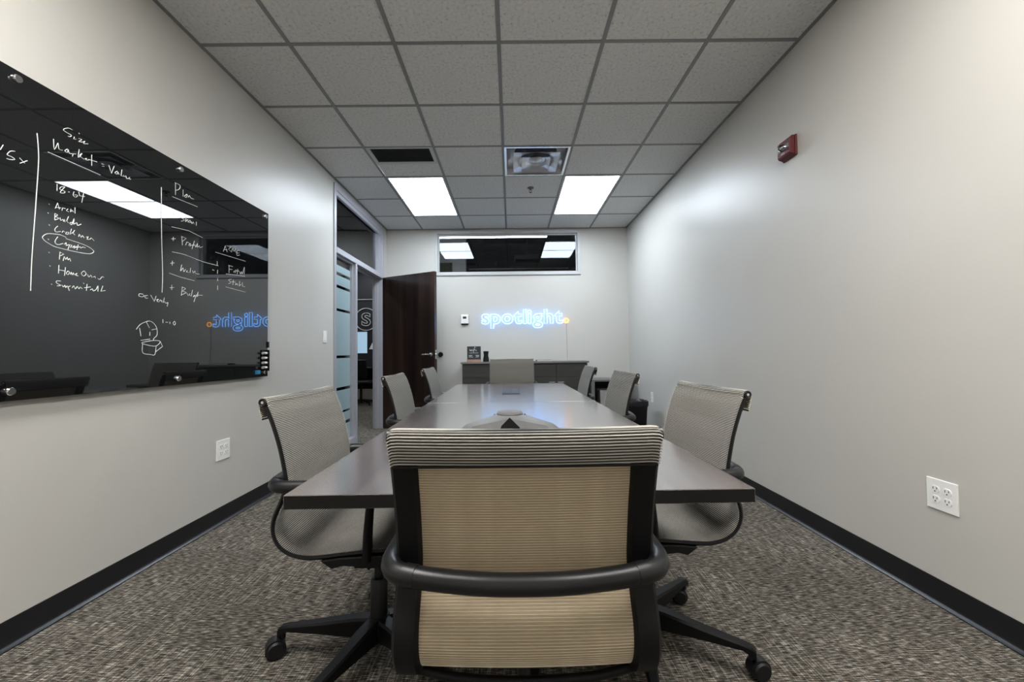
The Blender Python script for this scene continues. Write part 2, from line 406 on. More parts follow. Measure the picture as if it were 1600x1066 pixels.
o_.tube(catmull([(DW - .065, .044, 1.02), (DW - .09, .05, 1.02), (DW - .13, .05, 1.018), (DW - .178, .046, 1.016)], 5), [.0105] * 6 + [.0095] * 10, 10)
o_.build('lever_handle', M['nickel'], door, smooth=40)
MB().box(DW, DW + .0015, -.035, -.01, .96, 1.08).lathe([(.009, 0), (.009, .011), (0, .012)], 10, (DW, -.0225, 1.02), 'x').build('latch_plate', M['nickel'], door)
for z in (.25, 1.05, 1.88): MB().lathe([(.0, 0), (.0075, 0), (.0075, .10), (0, .10)], 10, (.0, .004, z)).box(.003, .03, 0, .002, z, z + .10).build('hinge', M['nickel'], door)

# ------------------------------------------------------------------ office beyond the glass
def wl(name, label, *b_): struct(MB().box(*b_).build(name, M['dark_wall']), label, 'wall')
wl('wall_office_end', 'dark charcoal wall at the end of the corridor with the round sign', -7.6, 3.2, 12.40, 12.5, 0, 4.3)
wl('wall_office_west', 'dark wall on the far side of the corridor', -7.6, -7.5, 2.4, 12.4, 0, 4.3)
wl('wall_office_south', 'dark wall closing the corridor near the viewer', -7.5, XL - .12, 2.4, 2.5, 0, 4.3)
wl('wall_office_east', 'dark wall beyond the transom window', 3.1, 3.2, YF + .12, 12.4, 0, 4.3)
struct(MB().box(-7.6, 3.2, 2.4, 12.5, 4.3, 4.36).build('ceiling_office', M['dark_wall']), 'black open ceiling of the office beyond the glass', 'ceiling')
struct(MB().box(-2.4, -.985, 9.2, 9.32, 0, 4.3).build('wall_office_partition', M['pale_wall']), 'pale partition wall seen through the transom window', 'wall')
def lamp(name, label, x0, x1, y0, y1, z, group=None, ax='x'):
    t = thing(name, label, 'light', ((x0 + x1) / 2, (y0 + y1) / 2, z), 0, group)
    hx, hy = (x1 - x0) / 2, (y1 - y0) / 2
    MB().box(-hx, hx, -hy, hy, .012, .06).build('housing', M['frame'], t)
    MB().box(-hx + .004, hx - .004, -hy + .004, hy - .004, -.014, .012).build('lens', M['office_lamp'], t, bevel=.008)
    for s in (-.8, .8):
        p = (s * hx, 0) if ax == 'x' else (0, s * hy)
        MB().tube([(p[0], p[1], .06), (p[0], p[1], 4.3 - z)], .003, 6).build('hanger', M['black'], t)
lamp('linear_pendant_light', 'white linear lamp glowing behind the transom window', -1.55, .66, 7.26, 7.34, 3.085)
lamp('added_corridor_light', 'added linear lamp lighting the corridor beyond the frosted sidelight', -3.3, -3.2, 4.6, 7.6, 3.3, None, 'y')  # added above the view to light the frosted film and corridor floor
lamp('added_corridor_light', 'added linear lamp lighting the round sign near the dark end wall', -4.5, -4.4, 8.8, 11.9, 3.5, None, 'y')  # second added lamp, set close to the end wall to brighten the sign
pf = thing('framed_picture', 'small dark green framed picture high on pale partition', 'picture', (-1.47, 9.2, 2.80))
MB().box(-.16, .16, -.02, 0, -.10, .215).build('picture_panel', M['picture'], pf)
fr_ = MB(); fr_.box(-.185, .185, -.03, -.001, .215, .24).box(-.185, .185, -.03, -.001, -.125, -.10).box(-.185, -.16, -.03, -.001, -.10, .215).box(.16, .185, -.03, -.001, -.10, .215); fr_.build('picture_frame', M['bronze'], pf)
o = MB().tube([(-.95, 9.5, 2.957), (1.34, 9.5, 2.957)], .011, 8).build('ceiling_conduit', M['frame_light']); tag(o, 'thin pale conduit running across the dark office beyond the transom', 'pipe')
for x in (-.6, .9): MB().tube([(x, 9.5, 2.957), (x, 9.5, 4.3)], .004, 6).build('hanger', M['black'], o)
o = MB().tube([(-6.5, 12.36, 2.66), (-3.2, 12.36, 2.66)], .012, 8).build('wall_conduit', M['frame_light']); tag(o, 'thin pale conduit on the dark wall above the round sign', 'pipe')
du = thing('projector_mount', 'dark ceiling projector hanging beyond the transom window', 'projector', (.36, 8.6, 2.93))
MB().box(-.26, .26, -.15, .15, 0, .11).build('body', M['black'], du, bevel=.01); MB().tube([(0, 0, .11), (0, 0, 1.37)], .02, 8).build('pole', M['black'], du)

# ================================================================== CEILING FITTINGS
def panel_light(i, j, label, mt):
    x0, x1, y0, y1 = cols[i] + .013, cols[i + 1] - .013, rows[j] + .013, rows[j + 2] - .013
    t = thing('ceiling_light', label, 'light', ((x0 + x1) / 2, (y0 + y1) / 2, ZC), 0, 'flat panel ceiling lights')
    hx, hy = (x1 - x0) / 2, (y1 - y0) / 2
    fr = MB()
    for b_ in ((-hx, hx, -hy, -hy + .016), (-hx, hx, hy - .016, hy), (-hx, -hx + .016, -hy + .016, hy - .016), (hx - .016, hx, -hy + .016, hy - .016)): fr.box(*b_, -.002, .03)
    fr.build('frame', M['frame_light'], t)
    MB().box(-hx + .016, hx - .016, -hy + .016, hy - .016, .002, .012).build('diffuser', mt, t)
panel_light(1, 9, 'glowing white ceiling panel over the doorway side of the table', M['panel_far'])
panel_light(4, 9, 'glowing white ceiling panel beside the round air diffuser', M['panel_far'])
panel_light(1, 2, 'white ceiling panel overhead near the glass board', M['panel_near'])
panel_light(4, 2, 'white ceiling panel overhead near the wall with the fire alarm', M['panel_near'])

g = thing('return_air_grille', 'dark slotted return air grille in the ceiling', 'vent', ((cols[1] + cols[2]) / 2, 3.755, ZC))
fr = MB()
for b_ in ((-.293, .293, -.158, -.138), (-.293, .293, .118, .158), (-.293, -.262, -.138, .118), (.262, .293, -.138, .118)): fr.box(*b_, -.003, .012)
fr.build('frame', M['frame_light'], g, bevel=.001)
MB().box(-.262, .262, -.138, .118, .02, .024).build('backing', M['grille'], g)
sl = None
for k in range(16):
    y = -.132 + k * .0165
    if sl is None: sl = MB().prism([(-.001, .002), (.004, .016), (.006, .016), (.001, .002)], -.262, .262, 'x').build('slat', M['grille'], g); o = sl
    else: o = link_copy(sl, g)
    o.location = (0, y, 0)

d = thing('air_diffuser', 'square stainless air diffuser with stepped round cones', 'vent', ((cols[3] + cols[4]) / 2, (rows[8] + rows[9]) / 2, ZC))
fr = MB(); H_ = .296
for b_ in ((-H_, H_, -H_, -H_ + .022), (-H_, H_, H_ - .022, H_), (-H_, -H_ + .022, -H_ + .022, H_ - .022), (H_ - .022, H_, -H_ + .022, H_ - .022)): fr.box(*b_, -.004, .004)
fr.build('frame', M['nickel'], d, bevel=.0015)
def sq_ring(h, z, n=48):
    out_ = []
    for k in range(n):
        a = 2 * PI * k / n + PI / 4; c, s_ = math.cos(a), math.sin(a); q = h / max(abs(c), abs(s_)); out_.append((c * q, s_ * q, z))
    return out_
def ci_ring(r, z, n=48): return [(r * math.cos(2 * PI * k / n + PI / 4), r * math.sin(2 * PI * k / n + PI / 4), z) for k in range(n)]
MB().loft([sq_ring(H_ - .02, 0), sq_ring(.264, .055), ci_ring(.240, .085), ci_ring(.20, .095)], True, False).build('outer_cone', M['alu'], d, smooth=35)
MB().loft([sq_ring(.212, -.012), sq_ring(.208, -.008), ci_ring(.178, .004), ci_ring(.150, .034), ci_ring(.135, .056)], True, False).build('middle_cone', M['alu'], d, smooth=35)
MB().loft([sq_ring(.132, -.016), sq_ring(.128, -.012), ci_ring(.108, -.004), ci_ring(.088, .02), ci_ring(.066, .022), ci_ring(.04, .006), ci_ring(.012, .002), ci_ring(.010, -.004), ci_ring(.002, -.005)], True, False).build('inner_cone', M['alu'], d, smooth=35)
MB().box(-.27, .27, -.27, .27, .0955, .098).build('duct_cover', M['grille'], d)

s_ = thing('fire_sprinkler', 'small pendant sprinkler head between the two lit panels', 'sprinkler', (.234, 4.527, ZC))
MB().lathe([(.0, .003), (.036, .003), (.034, -.004), (.018, -.009), (.0, -.009)], 20).build('escutcheon', M['bronze'], s_, smooth=40)
MB().lathe([(.010, -.008), (.010, -.022), (.0, -.022)], 12).tube([(.009, 0, -.02), (.015, 0, -.034), (.003, 0, -.048)], .0025, 6).tube([(-.009, 0, -.02), (-.015, 0, -.034), (-.003, 0, -.048)], .0025, 6).build('body', M['bronze'], s_)
MB().lathe([(0, -.048), (.016, -.049), (.016, -.051), (0, -.051)], 16).build('deflector', M['bronze'], s_)

# ================================================================== WALL FITTINGS
def outlet(name, label, loc, face, gangs, w_, h_, group=None):
    """face +1: mounted on the left wall and facing +x, -1: on the right wall."""
    t = thing(name, label, 'outlet', loc, 0 if face > 0 else PI, group)
    MB().box(0, .006, -w_ / 2, w_ / 2, -h_ / 2, h_ / 2).build('cover_plate', M['white'], t, bevel=.002)
    rec = slotm = None
    for gy in gangs:
        for dz in (.0195, -.0195):
            if rec is None:
                pr_ = [(.0168 * math.cos(a), max(-.0138, min(.0138, .0172 * math.sin(a)))) for a in [2 * PI * k / 24 for k in range(24)]]
                rec = MB().prism(pr_, .006, .0085, 'x').build('receptacle', M['white'], t)
                slotm = MB().box(.0084, .0089, -.0085, -.0058, -.001, .0085).box(.0084, .0089, .0058, .0085, .0005, .0085).lathe([(.0, .0084), (.0028, .0084), (.0028, .0089), (0, .0089)], 10, (0, 0, -.0075), 'x').build('socket_slots', M['slot'], rec)
                o = rec
            else: o = link_copy(rec, t); link_copy(slotm, o)
            o.location = (0, gy, dz)
        MB().lathe([(0, .006), (.003, .006), (.0025, .0072), (0, .0074)], 10, (0, gy, 0), 'x').build('screw', M['white'], t)
    return t
outlet('wall_outlet', 'white double-gang wall outlet below the black glass board', (XL, 2.607, .450), 1, (-.023, .023), .118, .122)
outlet('wall_outlet', 'white four-socket wall outlet low on the right-hand wall', (XR, 1.667, .443), -1, (-.023, .023), .120, .122)
outlet('wall_outlet', 'narrow white wall outlet behind the trash can', (XR, 5.07, .470), -1, (0,), .075, .118)
t = thing('light_switch', 'white rocker light switch beside the frosted sidelight', 'switch', (XL, 4.017, 1.205))
MB().box(0, .006, -.037, .037, -.059, .059).build('cover_plate', M['white'], t, bevel=.002)
MB().prism([(.006, -.034), (.011, -.034), (.008, 0), (.0075, .034), (.006, .034)], -.0165, .0165, 'y').build('rocker', M['white'], t)
t = thing('thermostat', 'small white thermostat with dark screen left of the neon sign', 'thermostat', (-.667, YF, 1.516))
MB().box(-.055, .055, -.028, 0, -.058, .072).build('housing', M['white'], t, bevel=.006)
MB().box(-.026, .026, -.0295, -.0275, .012, .045).build('screen', M['slot'], t)
MB().box(-.05, .05, -.024, 0, -.074, -.058).build('base', M['black'], t)
t = thing('door_bumper', 'dark round door bumper on the end wall', 'door stop', (-1.02, YF, 1.016))
MB().lathe([(0, 0), (.036, 0), (.036, -.010), (.028, -.022), (.012, -.024), (0, -.018)], 24, (0, 0, 0), 'y').build('bumper_pad', M['black'], t, smooth=40)

# text outlines turned into thin tubes
def outline_loops(ch, bold=.0):
    cu = bpy.data.curves.new('glyph', 'FONT'); cu.body = ch; cu.size = 1.0; cu.offset = bold; cu.resolution_u = 5
    ob = bpy.data.objects.new('glyph', cu); COL.objects.link(ob)
    dg = bpy.context.evaluated_depsgraph_get(); dg.update()
    me = bpy.data.meshes.new_from_object(ob.evaluated_get(dg))
    cnt = {}
    for p in me.polygons:
        vs = list(p.vertices)
        for a, c in zip(vs, vs[1:] + vs[:1]): k = (min(a, c), max(a, c)); cnt[k] = cnt.get(k, 0) + 1
    nb = {}
    for (a, c), n_ in cnt.items():
        if n_ == 1: nb.setdefault(a, []).append(c); nb.setdefault(c, []).append(a)
    loops = []; seen = set()
    for s0 in nb:
        if s0 in seen: continue
        lp = [s0]; seen.add(s0); cur = s0
        while True:
            nx_ = [q for q in nb[cur] if q not in seen]
            if not nx_: break
            cur = nx_[0]; seen.add(cur); lp.append(cur)
        if len(lp) > 2: loops.append([(me.vertices[q].co.x, me.vertices[q].co.y) for q in lp])
    faces = ([tuple(v.co[:2]) for v in me.vertices], [tuple(p.vertices) for p in me.polygons])
    bpy.data.objects.remove(ob, do_unlink=True); bpy.data.curves.remove(cu); bpy.data.meshes.remove(me)
    return loops, faces

# neon sign
ns = thing('neon_sign', 'glowing blue-white neon sign reading spotlight with orange dot', 'neon sign', (0, YF, 1.455))
glyphs = []; x = 0
for ch in 'spotlight':
    lps, _ = outline_loops(ch, .026)
    xs = [p[0] for l_ in lps for p in l_]; glyphs.append((lps, min(xs), max(xs), x)); x += max(xs) - min(xs) + (.045 if ch == 'o' else .075)
tot = x - .075; SX = 1.165 / tot; SZ = .155 / .56
for lps, a_, b_, off in glyphs:
    mb = MB()
    for lp in lps:
        pts = [(-.418 + (px - a_ + off) * SX, -.050, pz * SZ) for px, pz in lp]
        if len(pts) < 12: pts = [p for q, r_ in zip(pts, pts[1:] + pts[:1]) for p in (q, tuple(Vector(q).lerp(Vector(r_), .5)))]
        mb.tube(pts, .0042, 6, True)
    mb.build('letter', M['neon'], ns, smooth=60)
MB().tube([(.800 + .030 * math.cos(2 * PI * k / 24), -.05, .028 + .030 * math.sin(2 * PI * k / 24)) for k in range(24)], .0048, 6, True).build('dot', M['neon_orange'], ns, smooth=60)
for px, pz in ((-.38, .10), (.05, .02), (.40, .12), (.70, .08)): MB().lathe([(.006, 0), (.006, -.048), (0, -.048)], 10, (px, 0, pz), 'y').build('standoff', M['clear'], ns)
MB().tube(catmull([(.805, -.026, .0), (.806, -.008, -.06), (.808, -.006, -.25), (.812, -.006, -.40), (.812, -.02, -.54)], 6), .0028, 6).build('power_cord', M['cord'], ns)

# round sign on the dark corridor wall
rs = thing('round_wall_sign', 'round white outlined letter S sign on the dark corridor wall', 'sign', (-4.31, 12.40, 2.07))
MB().tube([(.33 * math.cos(2 * PI * k / 48), -.02, .33 * math.sin(2 * PI * k / 48)) for k in range(48)], .014, 6, True).build('ring', M['white'], rs)
lps, _ = outline_loops('S', .03); mb = MB()
for lp in lps:
    xs = [p[0] for p in lp]; zs = [p[1] for p in lp]; cx_, cz_ = (min(xs) + max(xs)) / 2, (min(zs) + max(zs)) / 2
    mb.tube([((px - cx_) * .58, -.02, (pz - cz_) * .50) for px, pz in lp], .013, 6, True)
mb.build('letter', M['white'], rs)

# red fire alarm strobe
fa = thing('fire_alarm', 'red fire alarm strobe high on the right-hand wall', 'alarm', (XR, 2.488, 2.25), PI)
MB().box(0, .012, -.060, .060, -.062, .062).prism([(.012, -.058), (.040, -.050), (.046, -.040), (.046, .040), (.030, .058), (.012, .060)], -.056, .056, 'y').build('housing', M['red'], fa, bevel=.003)
MB().box(.046, .050, -.050, .050, -.012, .020).build('reflector', M['chrome'], fa, bevel=.002)
MB().lathe([(.020, 0), (.019, .012), (.013, .022), (0, .026)], 16, (.049, 0, .003), 'x').build('strobe_lens', M['clear'], fa, smooth=50)
MB().tube([(.054, -.022, .004), (.054, .022, .004)], .004, 8).build('flash_tube', M['chrome'], fa)
def flat_text(txt, h, depth, fn, name, mt, parent, bold=0.0):
    """lettering laid flat; fn maps (u, v) in metres to a point"""
    _, (vs, fs) = outline_loops(txt, bold)
    MB().add([fn(u * h, v * h) for u, v in vs], fs).build(name, mt, parent)
flat_text('FIRE', .020, 0, lambda u, v: (.0468, -.022 + u, -.036 + v), 'lettering', M['print'], fa, .01)

# ================================================================== GLASS MARKER BOARD
BX = XL + .032
gb = thing('glass_marker_board', 'large black glass marker board covered in white handwriting', 'marker board', (0, 0, 0))
MB().box(BX - .006, BX, .60, 3.026, .880, 2.068).build('glass_panel', M['board'], gb, bevel=.001)
so = None
for y in (.66, 1.47, 2.21, 2.982):
    for z in (.914, 2.034):
        if so is None:
            so = MB().lathe([(0, -.026), (.008, -.026), (.008, -.0065), (.008, .0), (.0145, .0), (.0145, .010), (.012, .013), (0, .013)], 20, (BX, 0, 0), 'x').build('standoff', M['chrome'], gb, smooth=40); o = so
        else: o = link_copy(so, gb)
        o.location = (0, y, z)
WRITING = [
 ('five_times', [[(1.438,1.777),(1.43,1.756)], [(1.473,1.771),(1.459,1.765),(1.45,1.748),(1.462,1.747),(1.473,1.742),(1.459,1.735),(1.449,1.734)], [(1.487,1.754),(1.503,1.742)], [(1.511,1.755),(1.488,1.735)]]),
 ('divider', [[(1.54,1.873),(1.544,1.834),(1.547,1.781),(1.545,1.705),(1.542,1.635),(1.54,1.578),(1.539,1.566)]]),
 ('divider', [[(1.545,1.701),(1.539,1.563),(1.532,1.404),(1.53,1.279)]]),
 ('size', [[(1.664,1.953),(1.651,1.953),(1.636,1.943),(1.631,1.934),(1.644,1.931),(1.661,1.929),(1.655,1.92),(1.648,1.919)], [(1.672,1.929),(1.67,1.919),(1.679,1.923)], [(1.689,1.954),(1.692,1.951)], [(1.689,1.931),(1.702,1.933),(1.689,1.918),(1.705,1.924)], [(1.707,1.925),(1.714,1.932),(1.709,1.92),(1.727,1.928)]]),
 ('market', [[(1.596,1.88),(1.6,1.841),(1.612,1.872),(1.616,1.851),(1.629,1.852)], [(1.647,1.866),(1.637,1.854),(1.647,1.852),(1.65,1.865),(1.654,1.853),(1.666,1.856)], [(1.666,1.845),(1.669,1.857),(1.68,1.862)], [(1.692,1.887),(1.689,1.852),(1.704,1.876),(1.694,1.862),(1.712,1.855)], [(1.714,1.858),(1.723,1.864),(1.718,1.856),(1.732,1.861)], [(1.743,1.889),(1.744,1.843)], [(1.729,1.863),(1.766,1.869)]]),
 ('underline', [[(1.578,1.82),(1.781,1.819)]]),
 ('value', [[(1.786,1.87),(1.796,1.872)], [(1.788,1.861),(1.798,1.864)], [(1.818,1.879),(1.831,1.848),(1.843,1.886)], [(1.858,1.87),(1.846,1.857),(1.858,1.856),(1.86,1.867),(1.867,1.858)], [(1.88,1.886),(1.876,1.857),(1.885,1.857)], [(1.887,1.864),(1.891,1.858),(1.9,1.866),(1.902,1.856),(1.911,1.858),(1.92,1.868),(1.914,1.858),(1.925,1.861)]]),
 ('number', [[(1.612,1.71),(1.612,1.683)], [(1.64,1.71),(1.625,1.703),(1.623,1.693),(1.64,1.692),(1.638,1.685),(1.625,1.68),(1.627,1.689),(1.64,1.709)], [(1.653,1.695),(1.658,1.696)], [(1.675,1.705),(1.672,1.689),(1.681,1.684),(1.69,1.695),(1.677,1.692)], [(1.693,1.711),(1.697,1.696),(1.717,1.7)], [(1.713,1.715),(1.706,1.671)]]),
 ('bullets', [[(1.584,1.622),(1.587,1.619)], [(1.581,1.587),(1.584,1.584)], [(1.586,1.542),(1.589,1.539)], [(1.584,1.486),(1.587,1.483)], [(1.587,1.436),(1.59,1.433)], [(1.591,1.385),(1.594,1.382)], [(1.598,1.316),(1.601,1.313)]]),
 ('archi', [[(1.607,1.612),(1.615,1.636),(1.622,1.614)], [(1.609,1.617),(1.627,1.621)], [(1.631,1.612),(1.633,1.623),(1.644,1.624)], [(1.653,1.626),(1.647,1.617),(1.656,1.615)], [(1.664,1.629),(1.663,1.617),(1.669,1.626),(1.674,1.62)], [(1.68,1.642),(1.68,1.617)]]),
 ('builder', [[(1.606,1.592),(1.606,1.566)], [(1.606,1.592),(1.616,1.589),(1.608,1.58),(1.621,1.578),(1.606,1.566)], [(1.625,1.582),(1.627,1.571),(1.636,1.578),(1.638,1.57)], [(1.641,1.58),(1.643,1.57)], [(1.656,1.597),(1.649,1.576),(1.656,1.57)], [(1.67,1.577),(1.661,1.572),(1.668,1.567),(1.677,1.594),(1.675,1.571)], [(1.677,1.572),(1.688,1.581),(1.691,1.571),(1.705,1.581)]]),
 ('craftsmen', [[(1.617,1.546),(1.607,1.531),(1.611,1.521),(1.628,1.528)], [(1.633,1.525),(1.637,1.533),(1.644,1.53)], [(1.652,1.533),(1.646,1.524),(1.655,1.524),(1.657,1.534)], [(1.668,1.55),(1.662,1.526),(1.677,1.54)], [(1.68,1.548),(1.673,1.536),(1.681,1.529)], [(1.696,1.526),(1.699,1.537),(1.706,1.526),(1.711,1.535),(1.718,1.527)], [(1.725,1.532),(1.735,1.537),(1.73,1.525),(1.743,1.529),(1.747,1.535),(1.76,1.526)]]),
 ('circle', [[(1.648,1.51),(1.628,1.514),(1.611,1.512),(1.59,1.508),(1.576,1.502),(1.565,1.489),(1.568,1.481),(1.576,1.474),(1.595,1.466),(1.612,1.462),(1.656,1.461),(1.702,1.462),(1.726,1.464),(1.746,1.468),(1.759,1.479),(1.753,1.487),(1.741,1.493),(1.721,1.498),(1.697,1.501),(1.648,1.505)]]),
 ('carpenter', [[(1.618,1.504),(1.608,1.482),(1.618,1.473),(1.638,1.483)], [(1.642,1.48),(1.649,1.489),(1.649,1.477),(1.658,1.484)], [(1.662,1.485),(1.656,1.464)], [(1.662,1.483),(1.671,1.485),(1.665,1.473)], [(1.672,1.475),(1.681,1.485),(1.679,1.474),(1.688,1.484)], [(1.695,1.493),(1.69,1.47)], [(1.681,1.477),(1.704,1.486)], [(1.704,1.481),(1.714,1.488),(1.724,1.487)]]),
 ('pm', [[(1.627,1.447),(1.625,1.416)], [(1.628,1.445),(1.641,1.441),(1.628,1.431)], [(1.639,1.414),(1.643,1.432),(1.648,1.421),(1.654,1.432),(1.657,1.421),(1.663,1.429),(1.667,1.418)]]),
 ('home_owner', [[(1.624,1.394),(1.623,1.361)], [(1.648,1.39),(1.645,1.356)], [(1.623,1.375),(1.646,1.375)], [(1.657,1.377),(1.651,1.366),(1.659,1.363),(1.663,1.374),(1.657,1.377)], [(1.667,1.365),(1.67,1.375),(1.674,1.364),(1.678,1.374),(1.681,1.365)], [(1.685,1.368),(1.693,1.375),(1.687,1.366),(1.697,1.365)], [(1.72,1.39),(1.709,1.378),(1.718,1.368),(1.729,1.379),(1.72,1.39)], [(1.735,1.377),(1.74,1.368),(1.748,1.377),(1.753,1.368)], [(1.758,1.371),(1.765,1.376),(1.768,1.368)], [(1.778,1.369),(1.786,1.366),(1.796,1.379),(1.804,1.378)]]),
 ('superintendent', [[(1.632,1.332),(1.617,1.33),(1.617,1.322),(1.632,1.315),(1.619,1.311)], [(1.636,1.318),(1.641,1.31),(1.647,1.318),(1.65,1.309),(1.656,1.317),(1.664,1.299),(1.659,1.312),(1.668,1.319)], [(1.674,1.312),(1.681,1.321),(1.686,1.309),(1.695,1.321),(1.7,1.312),(1.707,1.32),(1.714,1.314)], [(1.718,1.339),(1.721,1.336)], [(1.733,1.337),(1.731,1.309)], [(1.722,1.32),(1.748,1.327)], [(1.746,1.314),(1.756,1.32),(1.759,1.312),(1.771,1.32),(1.779,1.337),(1.779,1.313)], [(1.8,1.34),(1.792,1.315),(1.811,1.322)]]),
 ('divider', [[(2.094,1.891),(2.099,1.644),(2.108,1.453),(2.106,1.356)]]),
 ('plan', [[(2.182,1.95),(2.183,1.886)], [(2.178,1.949),(2.212,1.949),(2.208,1.927),(2.185,1.911)], [(2.233,1.933),(2.234,1.896)], [(2.26,1.919),(2.243,1.902),(2.256,1.9),(2.264,1.918)], [(2.269,1.905),(2.278,1.919),(2.287,1.909),(2.31,1.91)], [(2.163,1.869),(2.338,1.877)]]),
 ('shows', [[(2.174,1.786),(2.173,1.768)], [(2.164,1.774),(2.182,1.782)], [(2.24,1.797),(2.218,1.78),(2.244,1.771),(2.223,1.758)], [(2.257,1.796),(2.253,1.764),(2.266,1.782),(2.271,1.766)], [(2.284,1.784),(2.275,1.771),(2.289,1.772),(2.284,1.784)], [(2.293,1.78),(2.298,1.767),(2.307,1.781),(2.314,1.77)], [(2.33,1.788),(2.33,1.767)], [(2.161,1.709),(2.276,1.722),(2.379,1.712)]]),
 ('profiles', [[(2.172,1.658),(2.172,1.638)], [(2.16,1.645),(2.187,1.653)], [(2.228,1.677),(2.233,1.631)], [(2.224,1.676),(2.259,1.675),(2.233,1.651)], [(2.255,1.636),(2.263,1.656),(2.277,1.656)], [(2.286,1.655),(2.277,1.642),(2.291,1.642),(2.286,1.655)], [(2.318,1.677),(2.3,1.627)], [(2.295,1.647),(2.318,1.653)], [(2.322,1.657),(2.327,1.644),(2.341,1.669),(2.339,1.647),(2.355,1.659),(2.36,1.649),(2.38,1.661)], [(2.166,1.578),(2.251,1.583),(2.381,1.574),(2.509,1.577)]]),
 ('media', [[(2.168,1.531),(2.167,1.507)], [(2.156,1.516),(2.18,1.523)], [(2.23,1.524),(2.222,1.488),(2.239,1.509),(2.244,1.489),(2.257,1.505)], [(2.27,1.501),(2.261,1.492),(2.279,1.492)], [(2.292,1.519),(2.288,1.491)], [(2.306,1.508),(2.311,1.495),(2.324,1.508),(2.329,1.495),(2.358,1.497)], [(2.149,1.463),(2.227,1.455),(2.321,1.453)]]),
 ('budget', [[(2.166,1.404),(2.166,1.378)], [(2.155,1.388),(2.18,1.393)], [(2.236,1.406),(2.229,1.357)], [(2.232,1.403),(2.258,1.399),(2.237,1.382),(2.263,1.379),(2.228,1.36)], [(2.267,1.376),(2.276,1.363),(2.29,1.376)], [(2.307,1.399),(2.299,1.363),(2.285,1.368)], [(2.322,1.373),(2.313,1.361),(2.331,1.371),(2.318,1.334)], [(2.336,1.364),(2.349,1.395),(2.345,1.366)], [(2.331,1.374),(2.383,1.38)]]),
 ('acme', [[(2.552,1.674),(2.569,1.714),(2.587,1.679)], [(2.558,1.688),(2.586,1.693)], [(2.621,1.719),(2.598,1.701),(2.621,1.691)], [(2.627,1.689),(2.637,1.715),(2.651,1.699),(2.663,1.718),(2.67,1.695)], [(2.707,1.716),(2.682,1.712),(2.679,1.681),(2.707,1.69)], [(2.681,1.695),(2.703,1.702)], [(2.484,1.654),(2.766,1.661)]]),
 ('dashes', [[(2.499,1.602),(2.5,1.577)], [(2.504,1.55),(2.502,1.528)], [(2.505,1.502),(2.504,1.484)], [(2.505,1.456),(2.505,1.429)], [(2.46,1.543),(2.475,1.542)]]),
 ('festival', [[(2.605,1.599),(2.605,1.552)], [(2.599,1.598),(2.64,1.599)], [(2.605,1.576),(2.635,1.579)], [(2.647,1.568),(2.659,1.578),(2.65,1.563)], [(2.671,1.585),(2.663,1.563)], [(2.689,1.593),(2.684,1.559)], [(2.671,1.577),(2.702,1.583)], [(2.708,1.58),(2.715,1.565),(2.727,1.584),(2.734,1.568),(2.755,1.619),(2.753,1.568)], [(2.577,1.54),(2.76,1.56)]]),
 ('stable', [[(2.629,1.516),(2.6,1.507),(2.624,1.495),(2.6,1.483)], [(2.647,1.515),(2.642,1.482)], [(2.63,1.5),(2.666,1.504)], [(2.672,1.499),(2.666,1.486),(2.684,1.497),(2.688,1.486)], [(2.709,1.518),(2.703,1.484),(2.722,1.499)], [(2.735,1.514),(2.735,1.489),(2.761,1.489)], [(2.574,1.459),(2.768,1.454)]]),
 ('verity', [[(1.998,1.332),(1.978,1.331),(1.976,1.32),(1.996,1.319),(2.003,1.328)], [(2.023,1.329),(2.008,1.325),(2.01,1.316),(2.023,1.316)], [(2.04,1.334),(2.061,1.305),(2.071,1.333)], [(2.072,1.313),(2.085,1.319),(2.077,1.307),(2.09,1.306)], [(2.09,1.309),(2.096,1.318),(2.101,1.31)], [(2.104,1.317),(2.107,1.306)], [(2.12,1.331),(2.115,1.305)], [(2.12,1.312),(2.131,1.304),(2.143,1.31),(2.138,1.289)]]),
 ('one_to_ten', [[(2.113,1.22),(2.114,1.201)], [(2.13,1.207),(2.144,1.207)], [(2.156,1.211),(2.157,1.2)], [(2.187,1.216),(2.177,1.206),(2.185,1.195),(2.193,1.205),(2.187,1.216)]]),
 ('sketch', [[(1.964,1.161),(1.983,1.184),(2.017,1.201),(2.04,1.205),(2.063,1.193),(2.078,1.17),(2.079,1.138),(2.062,1.122),(2.059,1.113)], [(2.017,1.201),(2.035,1.172)], [(1.981,1.168),(1.989,1.13)], [(2.038,1.152),(2.038,1.134)], [(2.048,1.163),(2.078,1.17)], [(1.989,1.109),(2.039,1.117)], [(1.997,1.094),(2.034,1.086),(2.075,1.084),(2.099,1.107),(2.059,1.111),(1.999,1.1),(1.997,1.094)], [(1.999,1.092),(2,1.05),(2.04,1.042),(2.068,1.041),(2.075,1.084)], [(2.099,1.107),(2.113,1.082),(2.07,1.053)]]),
]

